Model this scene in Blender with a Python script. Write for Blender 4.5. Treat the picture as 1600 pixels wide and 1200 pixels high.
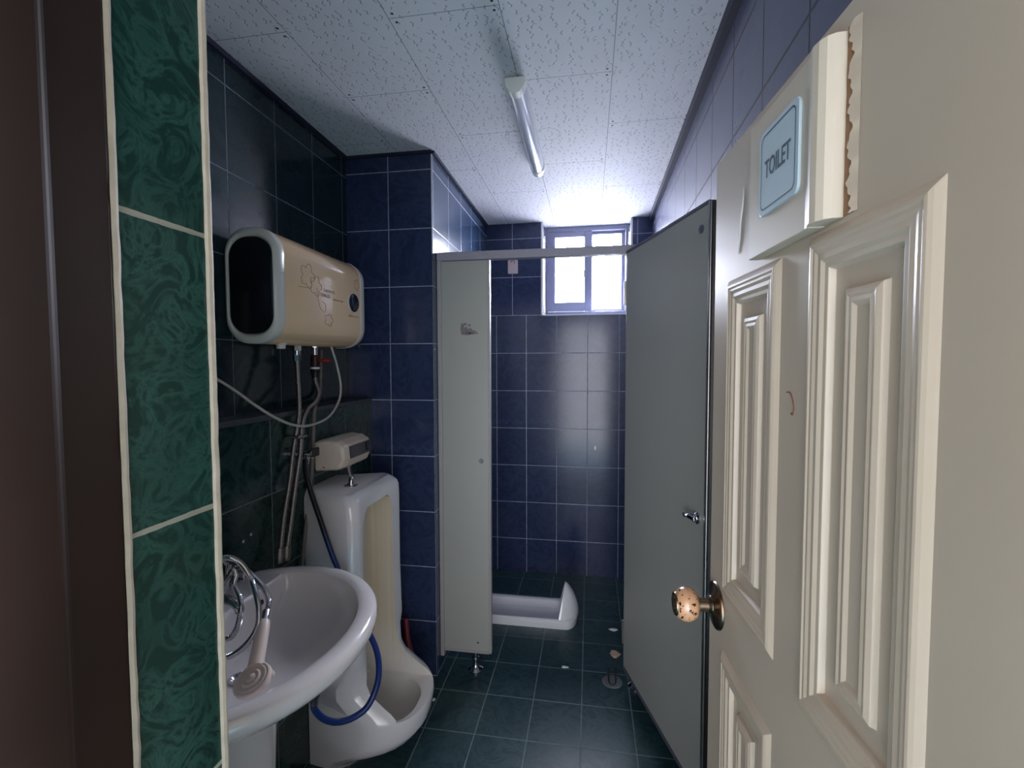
import bpy, bmesh, math, random
from mathutils import Vector, Matrix
random.seed(4)
for o in list(bpy.data.objects): bpy.data.objects.remove(o)
S = bpy.context.scene
COL = S.collection
PI = math.pi
EYE = 1.414          # camera height above the toilet floor

# ------------------------------------------------------------------ camera
cam_d = bpy.data.cameras.new('camera'); cam = bpy.data.objects.new('camera', cam_d); COL.objects.link(cam)
cam_d.sensor_width = 36.0; cam_d.lens = 36.0 * 740.0 / 1600.0; cam_d.clip_start = 0.02
YAW, PIT, ROL = .1624, .0461, -.0029
fwd = Vector((-math.sin(YAW)*math.cos(PIT), math.cos(YAW)*math.cos(PIT), -math.sin(PIT)))
right0 = Vector((math.cos(YAW), math.sin(YAW), 0)); up0 = right0.cross(fwd)
rgt = right0*math.cos(ROL) + up0*math.sin(ROL); upv = up0*math.cos(ROL) - right0*math.sin(ROL)
M = Matrix((rgt, upv, -fwd)).transposed().to_4x4(); M.translation = Vector((0, 0, EYE))
cam.matrix_world = M
S.camera = cam
# ------------------------------------------------------------------ world: bright overcast sky beyond the window side, dim hall side
W = bpy.data.worlds.new('sky'); S.world = W; W.use_nodes = True
wn = W.node_tree; wn.nodes.clear()
wo = wn.nodes.new('ShaderNodeOutputWorld'); wb = wn.nodes.new('ShaderNodeBackground')
wt = wn.nodes.new('ShaderNodeTexCoord'); ws = wn.nodes.new('ShaderNodeSeparateXYZ')
wr = wn.nodes.new('ShaderNodeMapRange'); wr.inputs[1].default_value = -.15; wr.inputs[2].default_value = .15
wm = wn.nodes.new('ShaderNodeMix'); wm.data_type = 'RGBA'; wm.clamp_result = False
HALL = (.46, .405, .355, 1); HALL_PEAK = (5.2, 5.4, 6.0); HALL_K = 8.0; SKY = (80.0, 80.5, 94.0, 1)
def wmath(op, a, b, clamp=False):
    n = wn.nodes.new('ShaderNodeMath'); n.operation = op; n.use_clamp = clamp
    for i, v in enumerate((a, b)):
        if isinstance(v, float): n.inputs[i].default_value = v
        else: wn.links.new(v, n.inputs[i])
    return n.outputs[0]
# the hall: dim all round, with daylight from its far end straight behind the doorway
lobe = wmath('POWER', wmath('MULTIPLY', ws.outputs[1], -1.0, True), HALL_K)
vl_ = wn.nodes.new('ShaderNodeVectorMath'); vl_.operation = 'SCALE'; vl_.inputs[0].default_value = HALL_PEAK
wn.links.new(lobe, vl_.inputs['Scale'])
vh = wn.nodes.new('ShaderNodeVectorMath'); vh.operation = 'ADD'; vh.inputs[0].default_value = HALL[:3]; wn.links.new(vl_.outputs[0], vh.inputs[1])
# outdoors: bright overcast sky, darker ground
gr = wn.nodes.new('ShaderNodeMapRange'); gr.inputs[1].default_value = -.45; gr.inputs[2].default_value = .05; gr.inputs[3].default_value = .12; gr.inputs[4].default_value = 1
wn.links.new(ws.outputs[2], gr.inputs[0])
vs_ = wn.nodes.new('ShaderNodeVectorMath'); vs_.operation = 'SCALE'; vs_.inputs[0].default_value = SKY[:3]
wn.links.new(gr.outputs[0], vs_.inputs['Scale'])
wn.links.new(vh.outputs[0], wm.inputs[6]); wn.links.new(vs_.outputs[0], wm.inputs[7])
wn.links.new(wt.outputs['Generated'], ws.inputs[0]); wn.links.new(ws.outputs[1], wr.inputs[0])
wn.links.new(wr.outputs[0], wm.inputs[0]); wn.links.new(wm.outputs[2], wb.inputs[0]); wb.inputs[1].default_value = 1
wn.links.new(wb.outputs[0], wo.inputs[0])
def portal(name, loc, rot, sx, sy):
    d = bpy.data.lights.new(name, 'AREA'); d.shape = 'RECTANGLE'; d.size = sx; d.size_y = sy
    d.cycles.is_portal = True
    o = bpy.data.objects.new(name, d); o.location = loc; o.rotation_euler = rot; COL.objects.link(o); return o
portal('window_portal', (-.025, 3.42, 2.02), (-PI/2, 0, 0), .62, .66)   # faces -y
portal('hall_portal', (-.02, .17, .92), (PI/2, 0, 0), .76, 1.9)        # faces +y
S.view_settings.view_transform = 'Standard'; S.view_settings.look = 'None'
S.view_settings.exposure = 0.6; S.view_settings.gamma = 1; S.view_settings.use_curve_mapping = False

# ------------------------------------------------------------------ helpers: objects
BASE = {}
def _link(o, parent):
    COL.objects.link(o)
    if parent is not None: o.parent = parent
def thing(name, label, cat, loc=(0, 0, 0), rotz=0, group=None, local=False):
    """Empty at the base of a thing. local=True: its parts are written in its own frame."""
    o = bpy.data.objects.new(name, None); o.empty_display_size = .05; COL.objects.link(o)
    o.location = loc; o.rotation_euler = (0, 0, rotz)
    o['label'] = label; o['category'] = cat
    if group: o['group'] = group
    BASE[o] = Vector((0, 0, 0)) if local else Vector(loc)
    return o
def mats_of(m): return m if isinstance(m, (list, tuple)) else [m]
def finish(name, me, m, parent=None, smooth=True, bevel=0, label=None, seg=2, wn=False):
    o = bpy.data.objects.new(name, me)
    for k in mats_of(m): me.materials.append(k)
    b = BASE.get(parent, Vector((0, 0, 0))) if parent is not None else Vector((0, 0, 0))
    if b.length > 0: me.transform(Matrix.Translation(-b))
    _link(o, parent); BASE[o] = b
    if smooth:
        for p in me.polygons: p.use_smooth = True
    if bevel:
        md = o.modifiers.new('bevel', 'BEVEL'); md.width = bevel; md.segments = seg; md.limit_method = 'ANGLE'; md.angle_limit = math.radians(35)
        md.harden_normals = False
    if smooth:
        es = me.edges
        try: me.set_sharp_from_angle(angle=math.radians(38))
        except Exception: pass
    if label: o['label'] = label
    return o
def obj(name, bm, m, parent=None, **kw):
    bmesh.ops.recalc_face_normals(bm, faces=bm.faces)
    me = bpy.data.meshes.new(name); bm.to_mesh(me); bm.free()
    return finish(name, me, m, parent, **kw)
def tag(o, label, cat, group=None):
    o['label'] = label; o['category'] = cat
    if group: o['group'] = group
    return o
def struct(o, label=None):
    o['kind'] = 'structure'
    if label: o['label'] = label
    return o
NB = bmesh.new
def box(bm, x0, x1, y0, y1, z0, z1, mi=0):
    vs = [bm.verts.new((x, y, z)) for z in (z0, z1) for y in (y0, y1) for x in (x0, x1)]
    for f in ((0, 1, 3, 2), (4, 6, 7, 5), (0, 4, 5, 1), (2, 3, 7, 6), (0, 2, 6, 4), (1, 5, 7, 3)):
        bm.faces.new([vs[i] for i in f]).material_index = mi
def prism(bm, pts, z0, z1):
    a = [bm.verts.new((x, y, z0)) for x, y in pts]; b = [bm.verts.new((x, y, z1)) for x, y in pts]
    n = len(pts); bm.faces.new(a[::-1]); bm.faces.new(b)
    for i in range(n): bm.faces.new((a[i], a[(i+1) % n], b[(i+1) % n], b[i]))
def loft(bm, rings, cap0=True, cap1=True, closed=True):
    R = [[bm.verts.new(p) for p in r] for r in rings]
    n = len(R[0])
    for a, b in zip(R[:-1], R[1:]):
        for i in range(n if closed else n-1):
            bm.faces.new((a[i], a[(i+1) % n], b[(i+1) % n], b[i]))
    if cap0: bm.faces.new(R[0][::-1])
    if cap1: bm.faces.new(R[-1])
    return R
def frame_for(axis):
    a = Vector(axis).normalized(); t = Vector((0, 0, 1)) if abs(a.z) < .9 else Vector((1, 0, 0))
    u = a.cross(t).normalized(); v = a.cross(u).normalized(); return a, u, v
def lathe(bm, o, axis, prof, n=32, caps=True):
    """prof: (distance along the axis, radius)"""
    o = Vector(o); a, u, v = frame_for(axis)
    rings = [[o + a*d + (u*math.cos(2*PI*i/n) + v*math.sin(2*PI*i/n))*max(r, 1e-5) for i in range(n)] for d, r in prof]
    loft(bm, rings, caps, caps)
def cyl(bm, p, q, r, n=20):
    p, q = Vector(p), Vector(q); lathe(bm, p, q-p, [(0, r), ((q-p).length, r)], n)
def spline(pts, k=8):
    P = [Vector(p) for p in pts]; P = [P[0]*2-P[1]] + P + [P[-1]*2-P[-2]]; out = []
    for i in range(1, len(P)-2):
        a, b, c, d = P[i-1:i+3]
        for j in range(k):
            t = j/k
            out.append(.5*((2*b) + (c-a)*t + (2*a-5*b+4*c-d)*t*t + (3*b-a-3*c+d)*t**3))
    out.append(P[-2]); return out
def tube(bm, pts, r, n=12, k=8, ridge=0, pitch=.004, rf=None):
    C = spline(pts, k)
    if ridge:      # resample evenly so the rings of an armoured hose come out regular
        L = [0]
        for a, b in zip(C[:-1], C[1:]): L.append(L[-1] + (b-a).length)
        m = int(L[-1]/pitch*4); D = []; j = 0
        for i in range(m+1):
            s = L[-1]*i/m
            while j < len(L)-2 and L[j+1] < s: j += 1
            t = (s-L[j])/max(L[j+1]-L[j], 1e-9); D.append(C[j].lerp(C[j+1], t))
        C = D
    rings = []; u = None
    for i, p in enumerate(C):
        t = (C[min(i+1, len(C)-1)] - C[max(i-1, 0)]).normalized()
        if u is None: _, u, _ = frame_for(t)
        u = (u - t*u.dot(t)).normalized(); v = t.cross(u)
        rr = r*(1 + ridge*(1 if (i % 4) in (1, 2) else -1)) if ridge else (r*rf(i/(len(C)-1)) if rf else r)
        rings.append([p + (u*math.cos(2*PI*j/n) + v*math.sin(2*PI*j/n))*rr for j in range(n)])
    loft(bm, rings)
def rrect(w, h, r, n=6):
    """rounded rectangle outline, centred, (a, b) pairs"""
    out = []
    for cx, cy, a0 in ((w/2-r, h/2-r, 0), (-w/2+r, h/2-r, PI/2), (-w/2+r, -h/2+r, PI), (w/2-r, -h/2+r, 3*PI/2)):
        for i in range(n+1):
            a = a0 + PI/2*i/n; out.append((cx + r*math.cos(a), cy + r*math.sin(a)))
    return out
def text_mesh(body, size, mat, parent, name, place, thick=.0005, sx=1.0, align='CENTER', bold=0.0):
    """place: Matrix putting the text (x right, y up, z to the reader) in the parent's frame/world"""
    c = bpy.data.curves.new(name, 'FONT'); c.offset = bold; c.body = body; c.size = size; c.extrude = thick
    c.align_x = align; c.align_y = 'CENTER'
    t = bpy.data.objects.new(name, c); COL.objects.link(t)
    dg = bpy.context.evaluated_depsgraph_get()
    me = bpy.data.meshes.new_from_object(t.evaluated_get(dg)); bpy.data.objects.remove(t)
    me.transform(place @ Matrix.Diagonal((sx, 1, 1, 1)))
    return finish(name, me, mat, parent, smooth=False)
def bool_diff(a, cutters):
    dg = None
    for c in cutters:
        md = a.modifiers.new('b', 'BOOLEAN'); md.operation = 'DIFFERENCE'; md.object = c; md.solver = 'EXACT'
    bpy.context.view_layer.update()
    dg = bpy.context.evaluated_depsgraph_get()
    me = bpy.data.meshes.new_from_object(a.evaluated_get(dg))
    a.modifiers.clear(); a.data = me
    for c in cutters: bpy.data.objects.remove(c)
    return a

# ------------------------------------------------------------------ helpers: materials
def srgb(r, g, b):
    f = lambda c: (c/255/12.92) if c/255 <= .04045 else ((c/255+.055)/1.055)**2.4
    return (f(r), f(g), f(b), 1)
class NT:
    def __init__(s, name):
        s.m = bpy.data.materials.new(name); s.m.use_nodes = True; s.t = s.m.node_tree; s.n = s.t.nodes
        s.b = s.n['Principled BSDF']
    def link(s, a, b): s.t.links.new(a, b)
    def val(s, sock, v):
        if hasattr(v, 'node') or isinstance(v, bpy.types.NodeSocket): s.link(v, sock)
        else: sock.default_value = v
    def math(s, op, a, b=0.0, c=0.0, clamp=False):
        n = s.n.new('ShaderNodeMath'); n.operation = op; n.use_clamp = clamp
        s.val(n.inputs[0], a); s.val(n.inputs[1], b); s.val(n.inputs[2], c); return n.outputs[0]
    def mix(s, f, a, b):
        n = s.n.new('ShaderNodeMix'); n.data_type = 'RGBA'; s.val(n.inputs[0], f); s.val(n.inputs[6], a); s.val(n.inputs[7], b); return n.outputs[2]
    def noise(s, scale, detail=3, vec=None, dist=0, rough=.5):
        n = s.n.new('ShaderNodeTexNoise'); n.inputs['Scale'].default_value = scale; n.inputs['Detail'].default_value = detail
        n.inputs['Distortion'].default_value = dist; n.inputs['Roughness'].default_value = rough
        if vec is not None: s.link(vec, n.inputs['Vector'])
        return n.outputs[0]
    def pos(s):
        g = s.n.new('ShaderNodeNewGeometry'); return g.outputs['Position'], g.outputs['True Normal']
    def objco(s): return s.n.new('ShaderNodeTexCoord').outputs['Object']
    def sep(s, v):
        n = s.n.new('ShaderNodeSeparateXYZ'); s.link(v, n.inputs[0]); return n.outputs
    def comb(s, x, y, z):
        n = s.n.new('ShaderNodeCombineXYZ'); s.val(n.inputs[0], x); s.val(n.inputs[1], y); s.val(n.inputs[2], z); return n.outputs[0]
    def ramp(s, v, stops):
        n = s.n.new('ShaderNodeValToRGB'); e = n.color_ramp.elements
        for i, (p, c) in enumerate(stops):
            q = e[i] if i < 2 else e.new(p)
            q.position = p; q.color = c if len(c) == 4 else (*c, 1)
        s.link(v, n.inputs[0]); return n.outputs[0]
    def rng(s, v, a, b, c=0.0, d=1.0):
        n = s.n.new('ShaderNodeMapRange'); n.inputs[1].default_value = a; n.inputs[2].default_value = b
        n.inputs[3].default_value = c; n.inputs[4].default_value = d; s.link(v, n.inputs[0]); return n.outputs[0]
    def bump(s, h, strength=.3, dist=.002):
        n = s.n.new('ShaderNodeBump'); n.inputs['Strength'].default_value = strength; n.inputs['Distance'].default_value = dist
        s.link(h, n.inputs['Height']); s.link(n.outputs[0], s.b.inputs['Normal'])
    def gridd(s, c, c0, w):      # distance to the nearest multiple of w (offset c0)
        a = s.math('DIVIDE', s.math('SUBTRACT', c, c0), w)
        f = s.math('FRACT', s.math('ADD', a, .5))
        return s.math('MULTIPLY', s.math('ABSOLUTE', s.math('SUBTRACT', f, .5)), w)
    def set(s, col=None, rough=None, metal=None, spec=None, coat=None):
        if col is not None: s.val(s.b.inputs['Base Color'], col)
        if rough is not None: s.val(s.b.inputs['Roughness'], rough)
        if metal is not None: s.b.inputs['Metallic'].default_value = metal
        if spec is not None: s.b.inputs['Specular IOR Level'].default_value = spec
        if coat is not None: s.b.inputs['Coat Weight'].default_value = coat; s.b.inputs['Coat Roughness'].default_value = .06
        return s
def plain(name, col, rough=.5, metal=0, spec=.5, var=.06, scale=25, coat=None):
    t = NT(name); n = t.noise(scale, 4, t.objco())
    dark = tuple(c*(1-var*2.2) for c in col[:3]) + (1,); light = tuple(min(1, c*(1+var)) for c in col[:3]) + (1,)
    t.set(t.mix(n, dark, light), rough, metal, spec, coat)
    return t.m
def tile_mat(name, base, vein, grout, w, h, u0, v0, grw=.0016, rough=.15, border=None, vein_amt=.5, vscale=7, axis=None):
    t = NT(name); P, N = t.pos(); p = t.sep(P); nn = t.sep(N)
    if axis == 'floor': u, v = p[0], p[1]
    else:
        isx = t.math('GREATER_THAN', t.math('ABSOLUTE', nn[0]), .5)
        u = t.math('ADD', t.math('MULTIPLY', isx, p[1]), t.math('MULTIPLY', t.math('SUBTRACT', 1, isx), p[0])); v = p[2]
    du = t.gridd(u, u0, w) if w else None; dv = t.gridd(v, v0, h)
    d = t.math('MINIMUM', du, dv) if w else dv
    # wobble makes the grout hand-laid
    wob = t.noise(60, 2, P)
    g = t.math('LESS_THAN', d, t.math('MULTIPLY', t.math('ADD', .55, wob), grw))
    n1 = t.noise(vscale, 6, P, dist=2.2, rough=.6); v1 = t.math('SUBTRACT', 1, t.math('MULTIPLY', t.math('ABSOLUTE', t.math('SUBTRACT', n1, .5)), 9), clamp=True)
    n2 = t.noise(vscale*.55, 3, P)
    # every tile a touch different
    iu = t.math('FLOOR', t.math('DIVIDE', t.math('SUBTRACT', u, u0), w)) if w else 0.0
    iv = t.math('FLOOR', t.math('DIVIDE', t.math('SUBTRACT', v, v0), h))
    wn_ = t.n.new('ShaderNodeTexWhiteNoise'); t.link(t.comb(iu, iv, 0.0), wn_.inputs[0])
    amt = t.math('MULTIPLY', t.math('MULTIPLY', v1, n2), vein_amt)
    amt = t.math('ADD', amt, t.math('MULTIPLY', wn_.outputs[0], .12))
    col = t.mix(amt, base, vein)
    if border:      # faint pressed zigzag border strip along one course of tiles
        z0 = border
        zz = t.math('PINGPONG', t.math('MULTIPLY', u, 1.0), .025)
        dz = t.math('ABSOLUTE', t.math('SUBTRACT', t.math('SUBTRACT', v, z0), t.math('MULTIPLY', zz, .9)))
        band = t.math('MULTIPLY', t.rng(dz, .004, .014, 1, 0), t.noise(45, 3, P))
        col = t.mix(t.math('MULTIPLY', band, .55, clamp=True), col, vein)
    dirt = t.noise(18, 5, P)
    gc = t.mix(dirt, tuple(c*.45 for c in grout[:3]) + (1,), grout)
    t.set(t.mix(g, col, gc), t.math('ADD', t.math('MULTIPLY', g, .6), t.math('ADD', rough, t.math('MULTIPLY', t.noise(9, 4, P), .06))))
    t.b.inputs['Specular IOR Level'].default_value = .38
    hgt = t.math('ADD', t.rng(d, 0, .003, 0, 1), t.math('MULTIPLY', t.noise(5, 1, P), .25))
    t.bump(hgt, .35, .0015)
    return t.m

NAVY = srgb(40, 48, 76); NAVYV = srgb(64, 78, 112); GROUT = srgb(176, 184, 206)
GRN = srgb(17, 44, 39); GRNV = srgb(66, 128, 112)
DGR = srgb(22, 40, 46); DGRV = srgb(48, 72, 78)
TH = .2492; V0 = 1.473
m_back = tile_mat('navy_tile_back', NAVY, NAVYV, GROUT, .2, TH, -.6127, V0, border=1.005)
m_back_up = tile_mat('navy_tile_back_upper', NAVY, NAVYV, GROUT, .2, TH, -.505, V0)
m_pillar = tile_mat('navy_tile_pillar', NAVY, NAVYV, GROUT, .2, TH, -.8727, 1.4965, border=1.02)
m_side = tile_mat('navy_tile_side', srgb(30, 50, 72), NAVYV, GROUT, .226, TH, 2.239, 1.4965, rough=.16)
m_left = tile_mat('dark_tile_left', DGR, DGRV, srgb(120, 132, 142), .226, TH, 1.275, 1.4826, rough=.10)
m_left_low = tile_mat('dark_tile_left_low', srgb(17, 38, 38), srgb(58, 88, 84), srgb(120, 132, 134), .226, TH, 1.31, 1.5075, border=1.05, vein_amt=.8)
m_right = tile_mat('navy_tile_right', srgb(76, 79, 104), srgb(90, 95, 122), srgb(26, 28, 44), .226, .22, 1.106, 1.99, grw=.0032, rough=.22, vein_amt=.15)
m_jamb = tile_mat('green_marble_tile', GRN, srgb(56, 96, 86), srgb(160, 158, 142), 0, .2585, 9.9, 1.2755, grw=.0022, vein_amt=.8, vscale=22, rough=.16)
m_floor = tile_mat('teal_floor_tile', srgb(30, 56, 62), srgb(62, 92, 96), srgb(128, 146, 146), .2, .22, -.026, 2.133, grw=.0022, rough=.3, vein_amt=.9, vscale=9, axis='floor')
m_cream = plain('cream_door_paint', srgb(188, 172, 152), .38, var=.03, scale=6)
m_white_trim = plain('white_trim', srgb(205, 205, 210), .4, var=.02)
m_caulk = plain('yellowed_caulk', srgb(158, 148, 130), .6, var=.15, scale=60)
m_brown = plain('brown_frame_paint', srgb(37, 24, 17), .55, spec=.2, var=.2, scale=9)
m_corn = plain('dark_cornice_paint', srgb(38, 42, 60), .7, spec=.2)
m_porc = plain('white_porcelain', srgb(222, 222, 224), .10, var=.015, scale=5, coat=.6)
m_chrome = plain('chrome', srgb(205, 205, 208), .12, 1, var=.03, scale=90)
m_steel = plain('braided_steel', srgb(160, 152, 148), .38, 1, var=.15, scale=400)
m_black = plain('black_plastic', srgb(20, 22, 26), .35)
m_alu = plain('aluminium_edge', srgb(176, 172, 168), .3, 1, var=.08)
m_winframe = plain('window_frame_grey', srgb(120, 122, 145), .45, var=.03)

def mk_ceiling():
    t = NT('gypsum_ceiling_board'); P, N = t.pos(); p = t.sep(P); x, y = p[0], p[1]
    row = t.math('FLOOR', t.math('DIVIDE', t.math('SUBTRACT', x, .066), .297))
    sh = t.math('MULTIPLY', t.math('MODULO', t.math('ABSOLUTE', row), 2), .33)
    dx = t.gridd(x, .066, .297); dy = t.gridd(t.math('ADD', y, sh), 1.885, .66)
    joint = t.math('LESS_THAN', t.math('MINIMUM', dx, dy), .0011)
    a = t.math('SUBTRACT', dx, .016); b = t.math('SUBTRACT', dy, .016)
    dot = t.math('LESS_THAN', t.math('SQRT', t.math('ADD', t.math('MULTIPLY', a, a), t.math('MULTIPLY', b, b))), .0042)
    # short worm-like pits
    v = t.n.new('ShaderNodeTexVoronoi'); v.inputs['Scale'].default_value = 29; v.inputs['Randomness'].default_value = .75
    flat = t.comb(x, y, 0.0); t.link(flat, v.inputs['Vector'])
    q = t.sep(v.outputs['Position'])
    lx = t.math('SUBTRACT', x, q[0]); ly = t.math('SUBTRACT', y, q[1])
    cs = t.sep(v.outputs['Color'])
    ph = t.math('MULTIPLY', cs[0], 6.28)
    tilt = t.math('MULTIPLY', t.math('SUBTRACT', cs[1], .5), 1.1)
    wig = t.math('ADD', t.math('MULTIPLY', t.math('SINE', t.math('ADD', t.math('MULTIPLY', ly, 420), ph)), .0022), t.math('MULTIPLY', ly, tilt))
    dd = t.math('ABSOLUTE', t.math('SUBTRACT', lx, wig))
    ln = t.math('MULTIPLY', t.math('ADD', .35, cs[2]), .0098)
    worm = t.math('MULTIPLY', t.rng(dd, .0010, .0030, 1, 0), t.math('LESS_THAN', t.math('ABSOLUTE', ly), ln))
    n = t.noise(220, 2, P); speck = t.math('GREATER_THAN', n, .72)
    # old ring stains and soot beside the lamp
    def ring(cx, cy, r):
        ax = t.math('SUBTRACT', x, cx); ay = t.math('SUBTRACT', y, cy)
        rr = t.math('SQRT', t.math('ADD', t.math('MULTIPLY', ax, ax), t.math('MULTIPLY', ay, ay)))
        return t.math('MULTIPLY', t.rng(t.math('ABSOLUTE', t.math('SUBTRACT', rr, r)), 0, .007, .45, 0), t.noise(30, 2, P))
    st = t.math('ADD', ring(-.29, 1.93, .05), ring(-.17, 1.93, .05))
    base = t.mix(t.noise(3, 4, P), srgb(206, 206, 210), srgb(222, 222, 226))
    col = t.mix(t.math('MULTIPLY', worm, .55), base, srgb(92, 94, 100))
    col = t.mix(t.math('MULTIPLY', speck, .18), col, srgb(120, 120, 126))
    col = t.mix(st, col, srgb(92, 90, 96))
    col = t.mix(t.math('MULTIPLY', joint, .8), col, srgb(70, 72, 82))
    col = t.mix(dot, col, srgb(40, 42, 50))
    t.set(col, .75); t.bump(t.math('SUBTRACT', 1, worm), .5, .002)
    return t.m
m_ceil = mk_ceiling()

# ------------------------------------------------------------------ room shell
CZ = 2.321; YB = 3.11; YP = 1.992; XLOW = -.969
XL = lambda y: -1.0695 - .012*(y-1.9924)
XS = lambda y: -.6735 - .0039*(y-1.9924)
XR = lambda y: .3842 + .012*(y-3.11)
def wallmesh(name, parts, mat, label=None):
    bm = NB()
    for pts, z0, z1 in parts: prism(bm, pts, z0, z1)
    return struct(obj(name, bm, mat, smooth=False), label)
bm = NB(); box(bm, -1.6, 1.0, -1.6, 3.4, -.06, 0); struct(obj('floor', bm, m_floor, smooth=False), 'dark teal tiled toilet floor')
bm = NB(); box(bm, -1.3, .7, .25, 3.46, CZ, CZ+.05); struct(obj('ceiling', bm, m_ceil, smooth=False), 'white pitted gypsum board ceiling')
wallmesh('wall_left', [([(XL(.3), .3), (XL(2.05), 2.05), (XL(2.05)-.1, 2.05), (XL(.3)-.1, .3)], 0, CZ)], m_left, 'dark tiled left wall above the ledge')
wallmesh('wall_left_low', [([(XL(.3)-.02, .405), (XLOW, .405), (XLOW, YP), (XL(2)-.02, YP)], 0, 1.24)], m_left_low, 'dark green tiled lower wall standing proud of the left wall')
# pillar between the wash area and the stall, and the stall's own left wall in one tiled body
PIL = [([(XL(1.99), YP), (XS(YP), YP), (XS(3.2), 3.2), (XL(1.99), 3.2)], 0, CZ)]
def two_mat_pillar():
    bm = NB(); prism(bm, *PIL[0]); bmesh.ops.recalc_face_normals(bm, faces=bm.faces)
    for f in bm.faces: f.material_index = 1 if f.normal.x > .9 else 0
    o = obj('wall_left_pillar', bm, [m_pillar, m_side], smooth=False); struct(o, 'navy tiled pillar beside the stall')
two_mat_pillar()
WX0, WX1, WZ = -.303, .252, 1.722      # window opening
wallmesh('wall_back', [([(XS(3), YB), (.45, YB), (.45, YB+.2), (XS(3), YB+.2)], 0, WZ)], m_back, 'navy tiled back wall of the stall')
wallmesh('wall_back_upper', [([(XS(3), YB), (WX0, YB), (WX0, YB+.2), (XS(3), YB+.2)], WZ, CZ), ([(WX1, YB), (.45, YB), (.45, YB+.2), (WX1, YB+.2)], WZ, CZ)], m_back_up, 'navy tiled back wall beside the window')
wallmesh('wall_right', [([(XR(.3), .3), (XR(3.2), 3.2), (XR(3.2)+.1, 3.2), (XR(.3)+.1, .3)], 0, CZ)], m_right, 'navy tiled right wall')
# door wall: the return beside the opening is faced with green marble tile
def front():
    bm = NB()
    box(bm, -1.3, -.3605, .22, .405, 0, CZ); box(bm, .335, .6, .22, .405, 0, CZ); box(bm, -.3605, .335, .22, .405, 1.93, CZ)
    bmesh.ops.recalc_face_normals(bm, faces=bm.faces)
    for f in bm.faces:
        c = f.calc_center_median(); f.material_index = 0
    struct(obj('wall_front', bm, m_jamb, smooth=False), 'green marble tiled return of the door wall')
front()
def caulk(x, y, z0, z1, r, n=140):
    bm = NB(); pts = []
    for i in range(n+1):
        z = z0 + (z1-z0)*i/n; pts.append((x + random.uniform(-.0003, .0003), y + random.uniform(-.0004, .0004), z))
    tube(bm, pts, r, 8, 1); return bm
struct(obj('trim_1', caulk(-.3605, .4055, 0, 1.93, .0038), m_caulk), 'yellowed caulk strip on the tile corner')
struct(obj('trim_2', caulk(-.3610, .3135, 0, 1.93, .0042), m_caulk), 'yellowed caulk strip along the brown frame')
# brown door frame, stepped
bm = NB()
prism(bm, [(-.3575, .312), (-.3575, .266), (-.350, .263), (-.350, .19), (-.42, .19), (-.42, .312)], 0, 1.93)
prism(bm, [(.335, .312), (.335, .19), (.40, .19), (.40, .312)], 0, 1.93)
box(bm, -.42, .40, .19, .312, 1.90, 1.96)
struct(obj('trim_3', bm, m_brown, smooth=False, bevel=.004, seg=3), 'brown painted door frame')
# ledge on top of the lower wall
bm = NB(); prism(bm, [(XL(.4), .406), (XLOW+.006, .406), (XLOW+.006, YP), (XL(1.99), YP)], 1.24, 1.256)
prism(bm, [(XLOW+.006, YP-.006), (XLOW+.006, YP+.001), (XLOW-.1, YP+.001), (XLOW-.1, YP-.006)], 1.235, 1.256)
struct(obj('trim_4', bm, plain('stone_ledge', srgb(62, 68, 72), .35, var=.2, scale=40), smooth=False, bevel=.002), 'grey stone ledge on the lower wall')
# cornice beads under the ceiling
bm = NB()
def bead(a, b, w=.02, h=.03):
    a = Vector((a[0], a[1], 0)); b = Vector((b[0], b[1], 0)); d = (b-a).normalized(); n = Vector((-d.y, d.x, 0))*w
    prism(bm, [(a.x, a.y), (b.x, b.y), ((b+n).x, (b+n).y), ((a+n).x, (a+n).y)], CZ-h, CZ)
bead((XR(.41), .41), (XR(YB), YB), .022, .034)
bead((XS(YB), YB), (XS(YP), YP-.0), .012, .014)
bead((XS(YP), YP), (XL(YP), YP), .012, .012)
bead((XL(YP), YP), (XL(.41), .41), .012, .016)
struct(obj('trim_5', bm, m_corn, smooth=False), 'dark bead under the ceiling edge')
# white corner strips: pillar edge, window opening
bm = NB(); 
cyl(bm, (XS(YP)-.001, YP+.001, 1.885), (XS(YP)-.001, YP+.001, CZ-.014), .003)
box(bm, WX0-.012, WX0+.001, YB-.004, YB+.012, WZ-.004, CZ); box(bm, WX1-.001, WX1+.012, YB-.004, YB+.012, WZ-.004, CZ)
box(bm, WX0-.012, WX1+.012, YB-.004, YB+.012, WZ-.006, WZ+.002)
struct(obj('trim_6', bm, m_white_trim), 'pale corner strips round the window opening')

# window -------------------------------------------------------------
m_glass = bpy.data.materials.new('window_glass'); m_glass.use_nodes = True
gt = m_glass.node_tree; gt.nodes.clear(); go = gt.nodes.new('ShaderNodeOutputMaterial'); gm = gt.nodes.new('ShaderNodeMixShader')
g1 = gt.nodes.new('ShaderNodeBsdfTransparent'); g1.inputs[0].default_value = (.94, .96, .97, 1)
g2 = gt.nodes.new('ShaderNodeBsdfGlossy'); g2.inputs['Roughness'].default_value = .02; gm.inputs[0].default_value = .06
gt.links.new(g1.outputs[0], gm.inputs[1]); gt.links.new(g2.outputs[0], gm.inputs[2]); gt.links.new(gm.outputs[0], go.inputs[0])
win = thing('window_1', 'small sliding window high in the navy tiled back wall', 'window', (-.025, YB+.14, WZ))
del win['category']; win['kind'] = 'structure'
def frame(bm, x0, x1, z0, z1, y0, y1, w, wb=None, wt=None):
    wb = wb or w; wt = wt or w
    box(bm, x0, x0+w, y0, y1, z0, z1); box(bm, x1-w, x1, y0, y1, z0, z1)
    box(bm, x0+w, x1-w, y0, y1, z0, z0+wb); box(bm, x0+w, x1-w, y0, y1, z1-wt, z1)
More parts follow.
